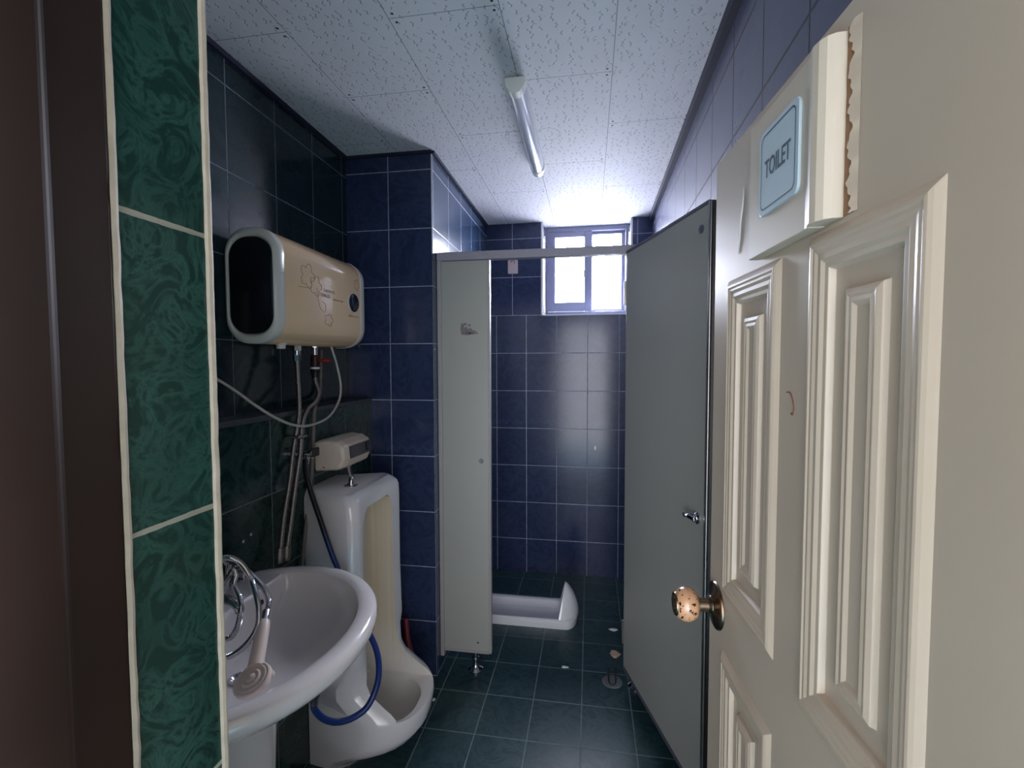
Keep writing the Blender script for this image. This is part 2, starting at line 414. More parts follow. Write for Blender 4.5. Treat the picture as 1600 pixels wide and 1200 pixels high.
bm = NB(); frame(bm, WX0+.002, WX1-.002, WZ+.002, CZ-.002, YB+.13, YB+.2, .02, .03, .03); obj('window_frame', bm, m_winframe, win, smooth=False, bevel=.002)
bm = NB(); frame(bm, -.283, .012, 1.756, 2.288, YB+.135, YB+.158, .05, .062, .036); box(bm, -.034, -.029, YB+.15, YB+.16, 1.8, 2.25)
sash = obj('sash', bm, m_winframe, win, smooth=False, bevel=.002)
bm = NB(); box(bm, -.235, -.036, YB+.145, YB+.149, 1.816, 2.254); obj('pane', bm, m_glass, sash, smooth=False)
bm = NB(); box(bm, -.042, -.030, YB+.130, YB+.135, 1.98, 2.03); obj('window_latch', bm, m_chrome, sash, bevel=.002)
bm = NB(); frame(bm, -.01, .234, 1.75, 2.29, YB+.165, YB+.188, .028, .02, .02)
sash2 = obj('sash', bm, m_winframe, win, smooth=False, bevel=.002)
bm = NB(); box(bm, .016, .208, YB+.174, YB+.178, 1.768, 2.272); obj('pane', bm, m_glass, sash2, smooth=False)

# ------------------------------------------------------------------ entry door (opens inwards, hinge beside the camera)
A = .068; DR = A-PI/2      # local x: from the free edge towards the hinge, local y: into the door, z up
DL, DH = .655, 1.797
m_plate = plain('pale_blue_sign_plate', srgb(178, 196, 204), .3, var=.02)
m_ink = plain('dark_blue_grey_ink', srgb(62, 76, 92), .5)
m_wood = plain('bare_wood', srgb(150, 112, 80), .7, var=.2, scale=70)
door = thing('door_1', 'cream panelled entry door standing open with knob and toilet sign', 'door', (.245, 1.0, 0), DR, local=True)
del door['category']; door['kind'] = 'structure'
PANELS = [(.075, .283, .98, 1.560), (.355, .563, .972, 1.566), (.075, .283, .14, .872), (.355, .563, .14, .872)]
bm = NB()       # slab with raised-and-fielded panels: the front skin is built as strips around the panel holes
xs = [0, .075, .283, .355, .563, DL]
def quad(bm, x0, x1, z0, z1, y=0):
    v = [bm.verts.new((x0, y, z0)), bm.verts.new((x1, y, z0)), bm.verts.new((x1, y, z1)), bm.verts.new((x0, y, z1))]; bm.faces.new(v)
box(bm, 0, DL, .012, .036, .01, DH)
box(bm, 0, .085, 0, .012, .01, DH); box(bm, .273, .365, 0, .012, .01, DH); box(bm, .553, DL, 0, .012, .01, DH)
for a, b in ((.085, .273), (.365, .553)):
    box(bm, a, b, 0, .012, .01, .15); box(bm, a, b, 0, .012, .862, .990); box(bm, a, b, 0, .012, 1.55, DH)
slab = obj('door_slab', bm, m_cream, door, smooth=False)
PROF = [(0, .0005), (.003, -.0025), (.008, -.0075), (.012, -.0105), (.0155, -.0115), (.018, -.009), (.022, -.0095), (.027, -.007), (.033, -.0075), (.038, -.003), (.044, -.0025), (.047, .006),
        (.072, .007), (.074, .001), (.080, -.003), (.084, -.001), (.089, -.0025), (.094, .0015)]
for (x0, x1, z0, z1) in PANELS:
    bm = NB(); rings = []
    for d, y in PROF:
        y = y*.62 if y < 0 else y
        rings.append([(x0+d, y, z0+d), (x1-d, y, z0+d), (x1-d, y, z1-d), (x0+d, y, z1-d)])
    loft(bm, rings, False, True)
    o = obj('panel_moulding', bm, m_cream, door, smooth=False, bevel=.0008)
# knob set
m_knobpaint = NT('worn_orange_knob'); _n = m_knobpaint.noise(130, 4, m_knobpaint.objco(), dist=.6)
m_knobpaint.set(m_knobpaint.mix(m_knobpaint.math('GREATER_THAN', _n, .60), srgb(196, 150, 112), srgb(48, 30, 22)), .22, 0, .5, .6)
m_rose = plain('dull_brass_nickel', srgb(150, 132, 112), .24, 1, var=.2, scale=30)
bm = NB(); K = (.042, 0, .938); lathe(bm, K, (0, -1, 0), [(0, .044), (.002, .0455), (.005, .044), (.007, .039), (.008, .030), (.012, .018), (.016, .016), (.018, .0125), (.034, .0125), (.036, .017), (.038, .017)], 40)
rose = obj('knob_rose', bm, m_rose, door, label='dull nickel round plate')
bm = NB(); lathe(bm, K, (0, -1, 0), [(.036, .013), (.038, .020), (.043, .027), (.050, .031), (.058, .0325), (.066, .0315), (.073, .028), (.078, .024), (.079, .021)], 40)
knob = obj('door_knob', bm, m_knobpaint.m, door, label='worn orange door knob')
bm = NB(); lathe(bm, K, (0, -1, 0), [(.0785, .0225), (.081, .0215), (.082, .019), (.080, .016), (.0795, .008), (.081, .004), (.0812, .0005)], 32)
obj('knob_cap', bm, m_rose, knob, label='metal cap of the knob')
bm = NB(); box(bm, -.0015, 0, .004, .03, .90, .975); box(bm, -.009, -.001, .011, .024, .93, .946); obj('latch_plate', bm, m_rose, door, bevel=.001)
# scrawl and scratches on the paint
bm = NB(); tube(bm, [(.305, -.0005, 1.372), (.314, -.0005, 1.372), (.321, -.0005, 1.364), (.325, -.0005, 1.352), (.322, -.0005, 1.343), (.318, -.0005, 1.345)], .0009, 6)
obj('paint_scratch', bm, plain('red_brown_scratch', srgb(120, 70, 58), .6), door)
bm = NB(); tube(bm, [(.140, -.0006, 1.706), (.136, -.0006, 1.678), (.128, -.0006, 1.650), (.125, -.0006, 1.622), (.121, -.0006, 1.60)], .0012, 6, rf=lambda t: .3+math.sin(PI*t))
obj('paint_scratch', bm, plain('white_paint_drip', srgb(224, 224, 226), .5), door)
# sign board hung on the door, its right edge a moulded strip that has torn away from old adhesive
sb_loc = Vector((.245, 1.0, 0)) + Matrix.Rotation(DR, 3, 'Z') @ Vector((.31, 0, 1.57))
sign = thing('door_sign', 'cream board with pale blue TOILET plate fixed high on the cream door', 'sign', sb_loc, DR, local=True)
# local frame: x along the door (0 at board centre), z from board bottom
bm = NB(); 
prism(bm, [(-.101, -.0005), (.078, -.0005), (.078, -.021), (.070, -.0195), (-.1005, -.018)], 0, .197)
prism(bm, [(.0785, -.0005), (.114, -.0005), (.113, -.012), (.108, -.019), (.100, -.0235), (.090, -.025), (.083, -.0235), (.0785, -.0215)], .001, .199)
board = obj('sign_board', bm, plain('pale_board_paint', srgb(192, 180, 161), .38, var=.03, scale=6), sign, smooth=False, bevel=.0012)
bm = NB(); n = 60; L = []; Rr = []; EDG = []
for i in range(n+1):
    z = .002 + .2*i/n; L.append((.1135, -.0012, z)); EDG.append(.1235 + random.uniform(-.0018, .0018) + .0035*math.sin(i*.53)+.002*math.sin(i*1.7) + .003*(1-i/n)); Rr.append((EDG[-1]+.004, -.0012, z))
vl = [bm.verts.new(p) for p in L]; vr = [bm.verts.new(p) for p in Rr]
vl2 = [bm.verts.new((p[0], -.0002, p[2])) for p in L]; vr2 = [bm.verts.new((p[0], -.0002, p[2])) for p in Rr]
for i in range(n):
    bm.faces.new((vl[i], vr[i], vr[i+1], vl[i+1])); bm.faces.new((vr[i], vr2[i], vr2[i+1], vr[i+1]))
obj('torn_paint_edge', bm, m_wood, sign, smooth=False, label='bare brown strip where paint tore away')
bm = NB(); L = []
for i in range(n+1):
    z = .002 + .2*i/n; L.append((z, EDG[i]))
for (z, x), (z2, x2) in zip(L[:-1], L[1:]):
    v = [(x, -.0036, z), (.137, -.0004, z), (.137, -.0004, z2), (x2, -.0036, z2)]; bm.faces.new([bm.verts.new(p) for p in v])
    v = [(x, -.0036, z), (x2, -.0036, z2), (x2+.001, -.0004, z2), (x+.001, -.0004, z)]; bm.faces.new([bm.verts.new(p) for p in v])
bmesh.ops.remove_doubles(bm, verts=bm.verts, dist=1e-5)
obj('peeling_paint', bm, m_cream, sign)
# plate
pl = rrect(.112, .117, .012, 6)
def plate_poly(bm, ol, y0, y1, cx, cz):
    a = [bm.verts.new((cx+x, y0, cz+z)) for x, z in ol]; b = [bm.verts.new((cx+x, y1, cz+z)) for x, z in ol]
    bm.faces.new(a); bm.faces.new(b[::-1])
    for i in range(len(ol)): bm.faces.new((a[i], a[(i+1) % len(ol)], b[(i+1) % len(ol)], b[i]))
PCX, PCZ = .001, .108
bm = NB(); plate_poly(bm, pl, -.018, -.0225, PCX, PCZ); plate = obj('sign_plate', bm, m_plate, sign, smooth=False, bevel=.0008, label='pale blue plate')
bm = NB(); oa = rrect(.098, .103, .010, 6); ob = rrect(.0942, .0992, .009, 6)
va = [bm.verts.new((PCX+x, -.0229, PCZ+z)) for x, z in oa]; vb = [bm.verts.new((PCX+x, -.0229, PCZ+z)) for x, z in ob]
for i in range(len(oa)): bm.faces.new((va[i], va[(i+1) % len(oa)], vb[(i+1) % len(oa)], vb[i]))
obj('plate_border', bm, m_ink, plate, smooth=False)
pm = Matrix.Translation((PCX, -.0229, PCZ+.001)) @ Matrix.Rotation(PI/2, 4, 'X')
text_mesh('TOILET', .034, m_ink, plate, 'lettering', pm, .0002, sx=.66, bold=.0004)

# ------------------------------------------------------------------ toilet stall
m_panel = NT('stall_panel_grey_green'); _P = m_panel.objco()
m_panel.set(m_panel.mix(m_panel.noise(2.5, 4, _P), srgb(154, 154, 146), srgb(162, 162, 155)), .42)
m_panel_edge = plain('stall_panel_edge', srgb(158, 154, 154), .4)
stall = thing('stall_partition', 'grey green stall front panel with header rail beside the navy pillar', 'partition', (-.555, 2.06, 0))
bm = NB(); box(bm, -.655, -.444, 2.052, 2.074, .095, 1.862); obj('panel', bm, m_panel.m, stall, smooth=False, bevel=.0015)
bm = NB(); box(bm, -.673, -.655, 2.046, 2.080, .06, 1.868); box(bm, -.444, -.434, 2.050, 2.076, .088, 1.864); box(bm, -.655, -.444, 2.050, 2.076, .085, .095)
obj('edge_strip', bm, m_panel_edge, stall, smooth=False, bevel=.002)
bm = NB(); box(bm, -.673, .3705, 2.042, 2.084, 1.864, 1.900); obj('header_rail', bm, plain('header_rail_paint', srgb(150, 146, 156), .4), stall, smooth=False, bevel=.003)
bm = NB(); box(bm, .152, .368, 2.052, 2.074, .095, 1.864); obj('side_panel', bm, m_panel.m, stall, smooth=False, bevel=.0015)
def foot(x, name='foot'):
    bm = NB(); lathe(bm, (x, 2.063, 0), (0, 0, 1), [(0, .034), (.006, .034), (.012, .026), (.020, .016), (.030, .013), (.045, .013), (.05, .017), (.058, .017), (.062, .011), (.092, .011)], 24)
    f = obj(name, bm, m_chrome, stall, label='chrome levelling foot')
foot(-.511); foot(.205)
bm = NB(); lathe(bm, (-.476, 2.052, .972), (0, -1, 0), [(0, .011), (.003, .011), (.004, .008), (.002, .005), (.002, .0005)], 20); obj('latch_keeper', bm, plain('grey_screw_cap', srgb(120, 122, 122), .4), stall)
bm = NB(); lathe(bm, (-.497, 2.052, .135), (0, -1, 0), [(0, .004), (.001, .004)], 12); obj('screw', bm, m_black, stall)
# old sticker remains
bm = NB(); random.seed(9)
for cx, cz, w, h in ((-.5585, 1.563, .018, .052), (-.542, 1.557, .018, .030), (-.524, 1.553, .020, .026), (-.507, 1.548, .018, .018), (-.546, 1.583, .016, .012), (-.527, 1.578, .012, .012), (-.533, 1.540, .050, .012), (-.494, 1.543, .012, .010)):
    ol = [(cx + w/2*math.cos(a)*random.uniform(.85, 1.2), cz + h/2*math.sin(a)*random.uniform(.85, 1.2)) for a in [2*PI*i/14 for i in range(14)]]
    bm.faces.new([bm.verts.new((x, 2.0515, z)) for x, z in ol])
obj('sticker_residue', bm, plain('sticker_glue_brown', srgb(126, 119, 120), .7, var=.2, scale=120), stall, smooth=False, label='grey brown remains of a sticker')

# stall door, hinged at the far side, standing open towards the camera
HX, HY = .147, 2.046; dv = Vector((.190, -.626)); SL = dv.length; sa = math.atan2(dv.y, dv.x)
sd = thing('stall_door', 'grey green stall door standing open beside the cream entry door', 'door', (HX, HY, 0), sa, local=True)
bm = NB(); box(bm, .008, SL-.014, 0, .020, .105, 1.862); obj('door_panel', bm, m_panel.m, sd, smooth=False, bevel=.0015)
bm = NB(); box(bm, SL-.014, SL-.004, -.003, .010, .10, 1.868); lathe(bm, (SL-.006, .001, .10), (0, 0, 1), [(0, .005), (1.765, .005)], 12)
obj('edge_strip', bm, m_alu, sd, smooth=True, label='bright metal edge strip')
bm = NB(); box(bm, SL-.014, SL+.006, .010, .023, .10, 1.866); obj('door_stop', bm, m_black, sd, smooth=False, bevel=.002, label='black rubber edge')
bm = NB(); box(bm, .008, SL-.014, -.002, .022, .092, .105); box(bm, .008, SL-.014, -.002, .022, 1.862, 1.872); obj('rail_strip', bm, plain('dark_grey_strip', srgb(84, 84, 98), .4), sd, smooth=False)
bm = NB(); lathe(bm, (SL-.055, 0, 1.80), (0, -1, 0), [(0, .013), (.003, .013), (.004, .009), (.0015, .007), (.0015, .0005)], 20); obj('hook_plate', bm, plain('dark_screw_cap', srgb(84, 84, 96), .4), sd)
bm = NB(); lathe(bm, (SL-.055, 0, .946), (0, -1, 0), [(0, .019), (.004, .019), (.007, .014), (.011, .012), (.013, .012)], 24)
lt = obj('latch', bm, m_chrome, sd, label='chrome turn latch')
bm = NB(); box(bm, SL-.092, SL-.040, -.021, -.012, .940, .952); lathe(bm, (SL-.070, -.012, .960), (.8, 0, -.5), [(0, .003), (.034, .003)], 10); lathe(bm, (SL-.090, -.0165, .946), (0, -1, 0), [(-.006, .008), (.008, .008), (.009, .005)], 14)
obj('latch_lever', bm, m_chrome, lt, bevel=.001)
for z in (.25, 1.70):
    bm = NB(); cyl(bm, (.001, -.001, z-.05), (.001, -.001, z+.05), .006, 14); obj('hinge', bm, m_alu, sd)

# ------------------------------------------------------------------ squat toilet
def ellring(cx, cy, z, pts): return [(cx+x, cy+y, z) for x, y in pts]
sq = thing('squat_toilet', 'white porcelain squat toilet set in the stall floor, hood to the right', 'toilet', (-.36, 2.60, 0))
def sq_outline(x0, x1, hw, n=12):      # long pan: round end at left, squarer end under the hood
    out = []
    for i in range(n+1):
        a = -PI/2 + PI*i/n; out.append((x1-.06 + .06*math.cos(a)*1.0, hw*math.sin(a) if abs(math.sin(a)) < 1 else hw*math.sin(a)))
    for i in range(n+1):
        a = PI/2 + PI*i/n; out.append((x0+hw + hw*math.cos(a), hw*math.sin(a)))
    return out
CYT = 2.572
def sqr(x0, x1, hw, z): return [(x, CYT+y, z) for x, y in sq_outline(x0, x1, hw)]
bm = NB()
loft(bm, [sqr(-.74, -.060, .120, .0), sqr(-.745, -.056, .124, .03), sqr(-.744, -.057, .123, .042), sqr(-.737, -.064, .116, .048), sqr(-.722, -.078, .101, .048), sqr(-.712, -.086, .092, .043), sqr(-.700, -.095, .084, .022), sqr(-.690, -.10, .076, .010), sqr(-.66, -.12, .05, .006)], False, True)
obj('pan', bm, m_porc, sq)
# hood: a curved shell rising to a point at the right end
def hood(off, tz):
    R = []; nu, nv = 22, 12
    for j in range(nv+1):
        v = j/nv; row = []
        for i in range(nu+1):
            a = PI*i/nu; c = math.cos(a); s = math.sin(a)
            # arch profile narrowing upwards, leaning back to the left
            hw = (.118-off)*(1-v)**.55 if v < 1 else 0
            hh = .165
            z = .040 + (hh-off*1.2)*v
            x = -.158 + (.105-off)*s*(1-v**1.5)**.8 + .030*v
            y = CYT + hw*c
            row.append((x, y, z))
        R.append(row)
    return R
bm = NB(); A1 = hood(0, 0); B1 = hood(.013, 0)
va = [[bm.verts.new(p) for p in r] for r in A1]; vb = [[bm.verts.new((p[0]-.004, p[1], p[2])) for p in r] for r in B1]
for G, fl in ((va, 1), (vb, 0)):
    for j in range(len(G)-1):
        for i in range(len(G[0])-1): bm.faces.new((G[j][i], G[j][i+1], G[j+1][i+1], G[j+1][i]))
for j in range(len(va)-1):
    for e in (0, -1): bm.faces.new((va[j][e], va[j+1][e], vb[j+1][e], vb[j][e]))
bmesh.ops.remove_doubles(bm, verts=bm.verts, dist=1e-5)
obj('hood', bm, m_porc, sq)

# ------------------------------------------------------------------ urinal
m_ur = NT('urinal_porcelain'); P_, _ = m_ur.pos(); pp = m_ur.sep(P_)
st = m_ur.noise(1.0, 3, m_ur.comb(m_ur.math('MULTIPLY', pp[0], 60), m_ur.math('MULTIPLY', pp[1], 60), m_ur.math('MULTIPLY', pp[2], 1.5)))
m_ur.set(srgb(226, 224, 226), .10, coat=.6)
# limescale stain runs down the far part of the cavity
m_stain = NT('urinal_stain'); P_, _ = m_stain.pos(); pp = m_stain.sep(P_)
runs = m_stain.noise(1.0, 3, m_stain.comb(m_stain.math('MULTIPLY', pp[0], 70), m_stain.math('MULTIPLY', pp[1], 45), m_stain.math('MULTIPLY', pp[2], 1.2)))
area = m_stain.math('MULTIPLY', m_stain.rng(pp[0], -.875, -.84), m_stain.math('MULTIPLY', m_stain.rng(pp[2], .2, .45), m_stain.rng(pp[1], 1.57, 1.66)))
m_stain.set(m_stain.mix(m_stain.math('MULTIPLY', m_stain.rng(runs, .25, .6, .55, 1.0), area), srgb(216, 212, 206), srgb(206, 188, 158)), .18, coat=.4)
ur = thing('urinal', 'tall white stall urinal with yellowish stain against the lower left wall', 'urinal', (-.82, 1.58, 0))
UY = 1.586
def ur_front(z):       # front profile of the urinal body: x of the foremost point
    K = [(0, -.79), (.02, -.775), (.05, -.715), (.085, -.64), (.115, -.590), (.145, -.570), (.205, -.562), (.225, -.568), (.245, -.588), (.270, -.632), (.300, -.684), (.335, -.714), (.39, -.732), (.62, -.738), (.9, -.738), (.975, -.742)]
    for (a, b), (c, d) in zip(K[:-1], K[1:]):
        if z <= c: t = (z-a)/(c-a); t = t*t*(3-2*t) if False else t; return b + (d-b)*t
    return K[-1][1]
def ur_ring(z, grow=0.0):
    xf = ur_front(z); xb = XLOW+.002
    base = z < .30
    hwf = .191 + grow; hwb = .115 + grow
    if z < .12: hwf = .125 + (.191-.125)*(z/.12)
    if z > .94: k = (z-.94)/.04; xf -= .03*k*k; hwf -= .03*k*k; hwb -= .02*k*k
    r = .035 if z > .42 else .035 + (.175-.035)*min(1, (.42-z)/.17)
    r = min(r, hwf-.008, (xf-xb)*.6)
    out = [(xb, UY-hwb), ]
    n = 8
    for s in (-1, 1):
        seq = range(n+1)
        for i in seq:
            a = (-PI/2 + PI/2*i/n) if s < 0 else (PI/2*i/n)
            cy = UY + s*(hwf-r)
            out.append((xf-r + r*math.cos(a), cy + r*math.sin(a)))
    out.append((xb, UY+hwb))
    return [(x, y, z) for x, y in out]
zs = [0, .02, .05, .085, .115, .145, .17, .205, .215, .225, .235, .245, .257, .27, .285, .30, .317, .335, .36, .39, .41, .43, .46, .57, .62, .7, .8, .9, .94, .955, .967, .975, .979]
bm = NB(); loft(bm, [ur_ring(z) for z in zs])
body = obj('urinal_body', bm, [m_ur.m, m_stain.m], ur)
# cavity cutter
UC = 1.560
def cav(z, xf, hw, xb=-.90, r=.06):
    out = []; n = 8
    for (cx, cy, a0) in ((xf-r, UC+hw-r, 0), (xb+r, UC+hw-r, PI/2), (xb+r, UC-hw+r, PI), (xf-r, UC-hw+r, 3*PI/2)):
        for i in range(n+1):
            a = a0 + PI/2*i/n; out.append((cx + r*math.cos(a), cy + r*math.sin(a), z))
    return out
bm = NB()
rings = [cav(.055, -.77, .03, -.83, .028), cav(.066, -.745, .055, -.85, .05), cav(.09, -.70, .085, -.865, .06), cav(.115, -.65, .105, -.875, .08), cav(.15, -.615, .118, -.885, .10), cav(.202, -.600, .124, -.895, .108), cav(.214, -.560, .124, -.9, .108), cav(.224, -.50, .122, -.9, .06),
         cav(.40, -.50, .119, -.9, .06), cav(.80, -.50, .118, -.9, .06), cav(.87, -.50, .115, -.89, .06), cav(.91, -.50, .10, -.875, .06), cav(.925, -.50, .08, -.86, .06)]
loft(bm, rings)
bmesh.ops.recalc_face_normals(bm, faces=bm.faces)
me = bpy.data.meshes.new('cut'); bm.to_mesh(me); bm.free(); me.transform(Matrix.Translation(-BASE[ur]))
me.materials.append(m_ur.m); me.materials.append(m_stain.m)
for p_ in me.polygons: p_.material_index = 1
cut = bpy.data.objects.new('cut', me); COL.objects.link(cut); cut.location = ur.location
bpy.context.view_layer.update()
bool_diff(body, [cut])
for p_ in body.data.polygons: p_.use_smooth = True
try: body.data.set_sharp_from_angle(angle=math.radians(32))
except Exception: pass
md = body.modifiers.new('bevel', 'BEVEL'); md.width = .009; md.segments = 4; md.limit_method = 'ANGLE'; md.angle_limit = math.radians(40); md.material = -1
bm = NB(); lathe(bm, (-.80, UY, .057), (0, 0, 1), [(-.002, .03), (.004, .03), (.006, .026)], 24); obj('drain_cover', bm, m_chrome, ur)
# flush pipe
fl = thing('flush_pipe', 'short chrome flush pipe between the sensor box and the urinal top', 'pipe', (-.815, 1.54, .978))
bm = NB(); tube(bm, [(-.868, 1.60, 1.034), (-.862, 1.590, 1.030), (-.84, 1.560, 1.010), (-.832, 1.548, 1.0), (-.832, 1.545, .99), (-.832, 1.545, .977)], .0085, 14); obj('pipe', bm, m_chrome, fl)
bm = NB(); lathe(bm, (-.832, 1.545, .977), (0, 0, 1), [(0, .024), (.003, .024), (.006, .014), (.012, .012)], 24); obj('collar', bm, m_chrome, fl)
# sensor box
m_beige = plain('aged_beige_plastic', srgb(216, 200, 184), .4, var=.04)
sx = thing('urinal_sensor', 'beige sensor box with dark window on the wall above the urinal', 'sensor', (-.92, 1.65, 1.03))
bm = NB()
def sens(y, k=0):
    pts = [(XLOW, 1.022+k), (XLOW, 1.132-k), (-.93, 1.139-k), (-.885, 1.134-k), (-.862, 1.120-k), (-.856, 1.112-k), (-.852, 1.070), (-.866, 1.038+k), (-.885, 1.028+k)]
    return [(x, y, z) for x, z in pts]
def sensk(y, t):
    c = (-.95, 1.08); return [(c[0]+(x-c[0])*t if x > XLOW+.001 else x, y, c[1]+(z-c[1])*t) for x, _, z in sens(0)]
loft(bm, [sensk(1.545, .86), sensk(1.552, .95), sensk(1.575, 1.0), sensk(1.735, 1.0), sensk(1.748, .97), sensk(1.752, .9)])
obj('sensor_case', bm, m_beige, sx, smooth=False, bevel=.004, seg=3)
bm = NB(); v = [(-.8505, 1.580, 1.112), (-.8505, 1.742, 1.112), (-.8475, 1.742, 1.068), (-.8475, 1.580, 1.068)]
a = [bm.verts.new(p) for p in v]; b = [bm.verts.new((p[0]-.008, p[1], p[2])) for p in v]; bm.faces.new(a); bm.faces.new(b[::-1])
for i in range(4): bm.faces.new((a[i], a[(i+1) % 4], b[(i+1) % 4], b[i]))
sw = obj('sensor_window', bm, plain('smoked_grey_window', srgb(46, 46, 56), .15), sx, smooth=False, label='smoky grey sensor window')
bm = NB(); a = [bm.verts.new(p) for p in [(-.8472, 1.700, 1.107), (-.8472, 1.738, 1.107), (-.8452, 1.738, 1.076), (-.8452, 1.700, 1.076)]]; bm.faces.new(a)
obj('sensor_eye', bm, plain('sensor_eye_dark', srgb(24, 24, 52), .1), sw, smooth=False)
bm = NB(); lathe(bm, (-.935, 1.5475, 1.040), (0, -1, 0), [(-.004, .003), (.0035, .003)], 10); obj('screw', bm, m_black, sx)

# ------------------------------------------------------------------ washbasin with pedestal
BX, BY = -.80, .955; RZ = .80
m_bas = plain('basin_porcelain', srgb(222, 216, 216), .10, var=.02, scale=4, coat=.6)
wb_ = thing('washbasin', 'white oval pedestal washbasin behind the green tiled door return', 'washbasin', (-.80, .95, 0))
def bring(a, b, z, xmin, n=64, cx=BX, cy=BY, e=1.0):
    out = []
    for i in range(n):
        t = 2*PI*i/n; c, s = math.cos(t), math.sin(t)
        x = cx + a*math.copysign(abs(c)**e, c); y = cy + b*math.copysign(abs(s)**e, s)
        out.append((max(x, xmin), y, z))
    return out
bm = NB()
W0 = XLOW+.001
rings = [bring(.080, .080, .58, -.93), bring(.095, .105, .605, -.94), bring(.125, .155, .638, W0), bring(.165, .205, .668, W0), bring(.212, .252, .697, W0), bring(.255, .297, .727, W0), bring(.280, .322, .745, W0), bring(.292, .335, .757, W0),
         bring(.2985, .342, .768, W0), bring(.3005, .344, .782, W0), bring(.298, .342, .794, W0), bring(.290, .335, .801, W0), bring(.275, .321, .803, W0+.008),
         bring(.262, .308, .801, -.925), bring(.254, .299, .797, -.888), bring(.250, .295, .788, -.880), bring(.247, .291, .775, -.878), bring(.236, .28, .752, -.872), bring(.205, .25, .722, -.865), bring(.155, .20, .699, -.86), bring(.10, .14, .684, -.855), bring(.03, .03, .678, -.83)]
loft(bm, rings)
bowl = obj('bowl', bm, m_bas, wb_)
bm = NB(); pr = lambda r, ry, z, cx=-.80: [(cx + r*math.cos(2*PI*i/40), .93 + ry*math.sin(2*PI*i/40), z) for i in range(40)]
loft(bm, [pr(.115, .115, 0), pr(.112, .112, .03), pr(.085, .085, .12), pr(.078, .078, .3), pr(.085, .085, .50), pr(.088, .088, .57), pr(.09, .09, .61)]); obj('pedestal', bm, m_bas, wb_)
bm = NB(); lathe(bm, (-.80, .955, .679), (0, 0, 1), [(-.004, .026), (.002, .026), (.003, .020), (-.001, .016), (-.001, .001)], 24); obj('drain', bm, m_chrome, wb_)
bm = NB(); lathe(bm, (-.876, 1.13, .765), (1, 0, .2), [(-.004, .007), (.002, .007), (.0022, .001)], 14); obj('overflow_hole', bm, m_black, wb_)
# faucet
fa = thing('faucet', 'chrome faucet on the washbasin deck, mostly behind the tiled return', 'faucet', (-.925, .985, .80))
bm = NB(); lathe(bm, (-.925, .985, .8045), (0, 0, 1), [(0, .030), (.006, .030), (.010, .022), (.05, .020), (.062, .024), (.075, .022), (.085, .012), (.088, .001)], 28); obj('faucet_body', bm, m_chrome, fa)
bm = NB(); tube(bm, [(-.925, .985, .845), (-.89, .985, .850), (-.85, .985, .846), (-.825, .985, .832), (-.822, .985, .82)], .011, 16); obj('spout', bm, m_chrome, fa)
bm = NB(); tube(bm, [(-.925, .985, .884), (-.915, .970, .898), (-.895, .945, .905)], .007, 12); obj('lever', bm, m_chrome, fa)
bm = NB(); cyl(bm, (-.95, .99, .835), (-.93, 1.07, .835), .012); cyl(bm, (-.93, 1.065, .835), (-.928, 1.075, .89), .010); obj('hose_outlet', bm, m_chrome, fa)
# shower hose with handset lying in the bowl
sh = thing('hand_shower', 'cream hand shower lying in the washbasin on a coiled chrome hose', 'shower', (-.80, .97, .80))
bm = NB(); tube(bm, [(-.928, 1.075, .885), (-.93, 1.06, .91), (-.887, 1.037, .925), (-.843, 1.018, .922), (-.792, .984, .91), (-.765, .966, .885), (-.746, .953, .85), (-.741, .94, .815), (-.755, .92, .785), (-.785, .905, .765), (-.83, .89, .765),
     (-.862, .905, .78), (-.874, .96, .82), (-.889, 1.02, .865), (-.880, 1.035, .895), (-.855, 1.015, .895), (-.835, .985, .885), (-.808, .969, .865), (-.795, .956, .84), (-.804, .954, .80), (-.825, .950, .775), (-.86, .935, .785),
     (-.872, .96, .84), (-.880, 1.02, .885), (-.862, 1.035, .905), (-.835, 1.035, .892), (-.803, 1.031, .87), (-.774, 1.017, .855), (-.752, .995, .84), (-.750, .980, .825)], .0062, 10, 8, ridge=.13, pitch=.0042)
obj('hose', bm, m_chrome, sh, label='ribbed chrome hose')
m_hs = plain('cream_plastic', srgb(230, 212, 202), .35, var=.03)
bm = NB(); tube(bm, [(-.750, .983, .828), (-.742, .968, .822), (-.736, .955, .816)], .009, 14, rf=lambda t: 1.0 if t < .7 else 1.25); obj('hose_nut', bm, m_chrome, sh)
bm = NB(); tube(bm, [(-.737, .957, .817), (-.728, .94, .808), (-.716, .915, .792), (-.706, .892, .775), (-.700, .880, .766)], .015, 18, rf=lambda t: .92+.16*t)
hd = obj('handle', bm, m_hs, sh)
bm = NB(); hx = Vector((-.12, -.42, .90)).normalized(); lathe(bm, (-.688, .862, .742), hx, [(-.006, .020), (0, .033), (.012, .038), (.018, .037), (.020, .034), (.019, .031), (.021, .028), (.020, .020), (.023, .016), (.022, .010), (.025, .006), (.0255, .0005)], 36)
obj('spray_head', bm, m_hs, hd)
bm = NB(); lathe(bm, (-.664, .874, .757), hx, [(-.004, .010), (.006, .010), (.008, .006)], 16); obj('selector_tab', bm, m_hs, hd)
# holder bracket next to faucet
bm = NB(); box(bm, -.885, -.845, 1.03, 1.036, .872, .892); obj('hose_clip', bm, m_chrome, sh, bevel=.002)

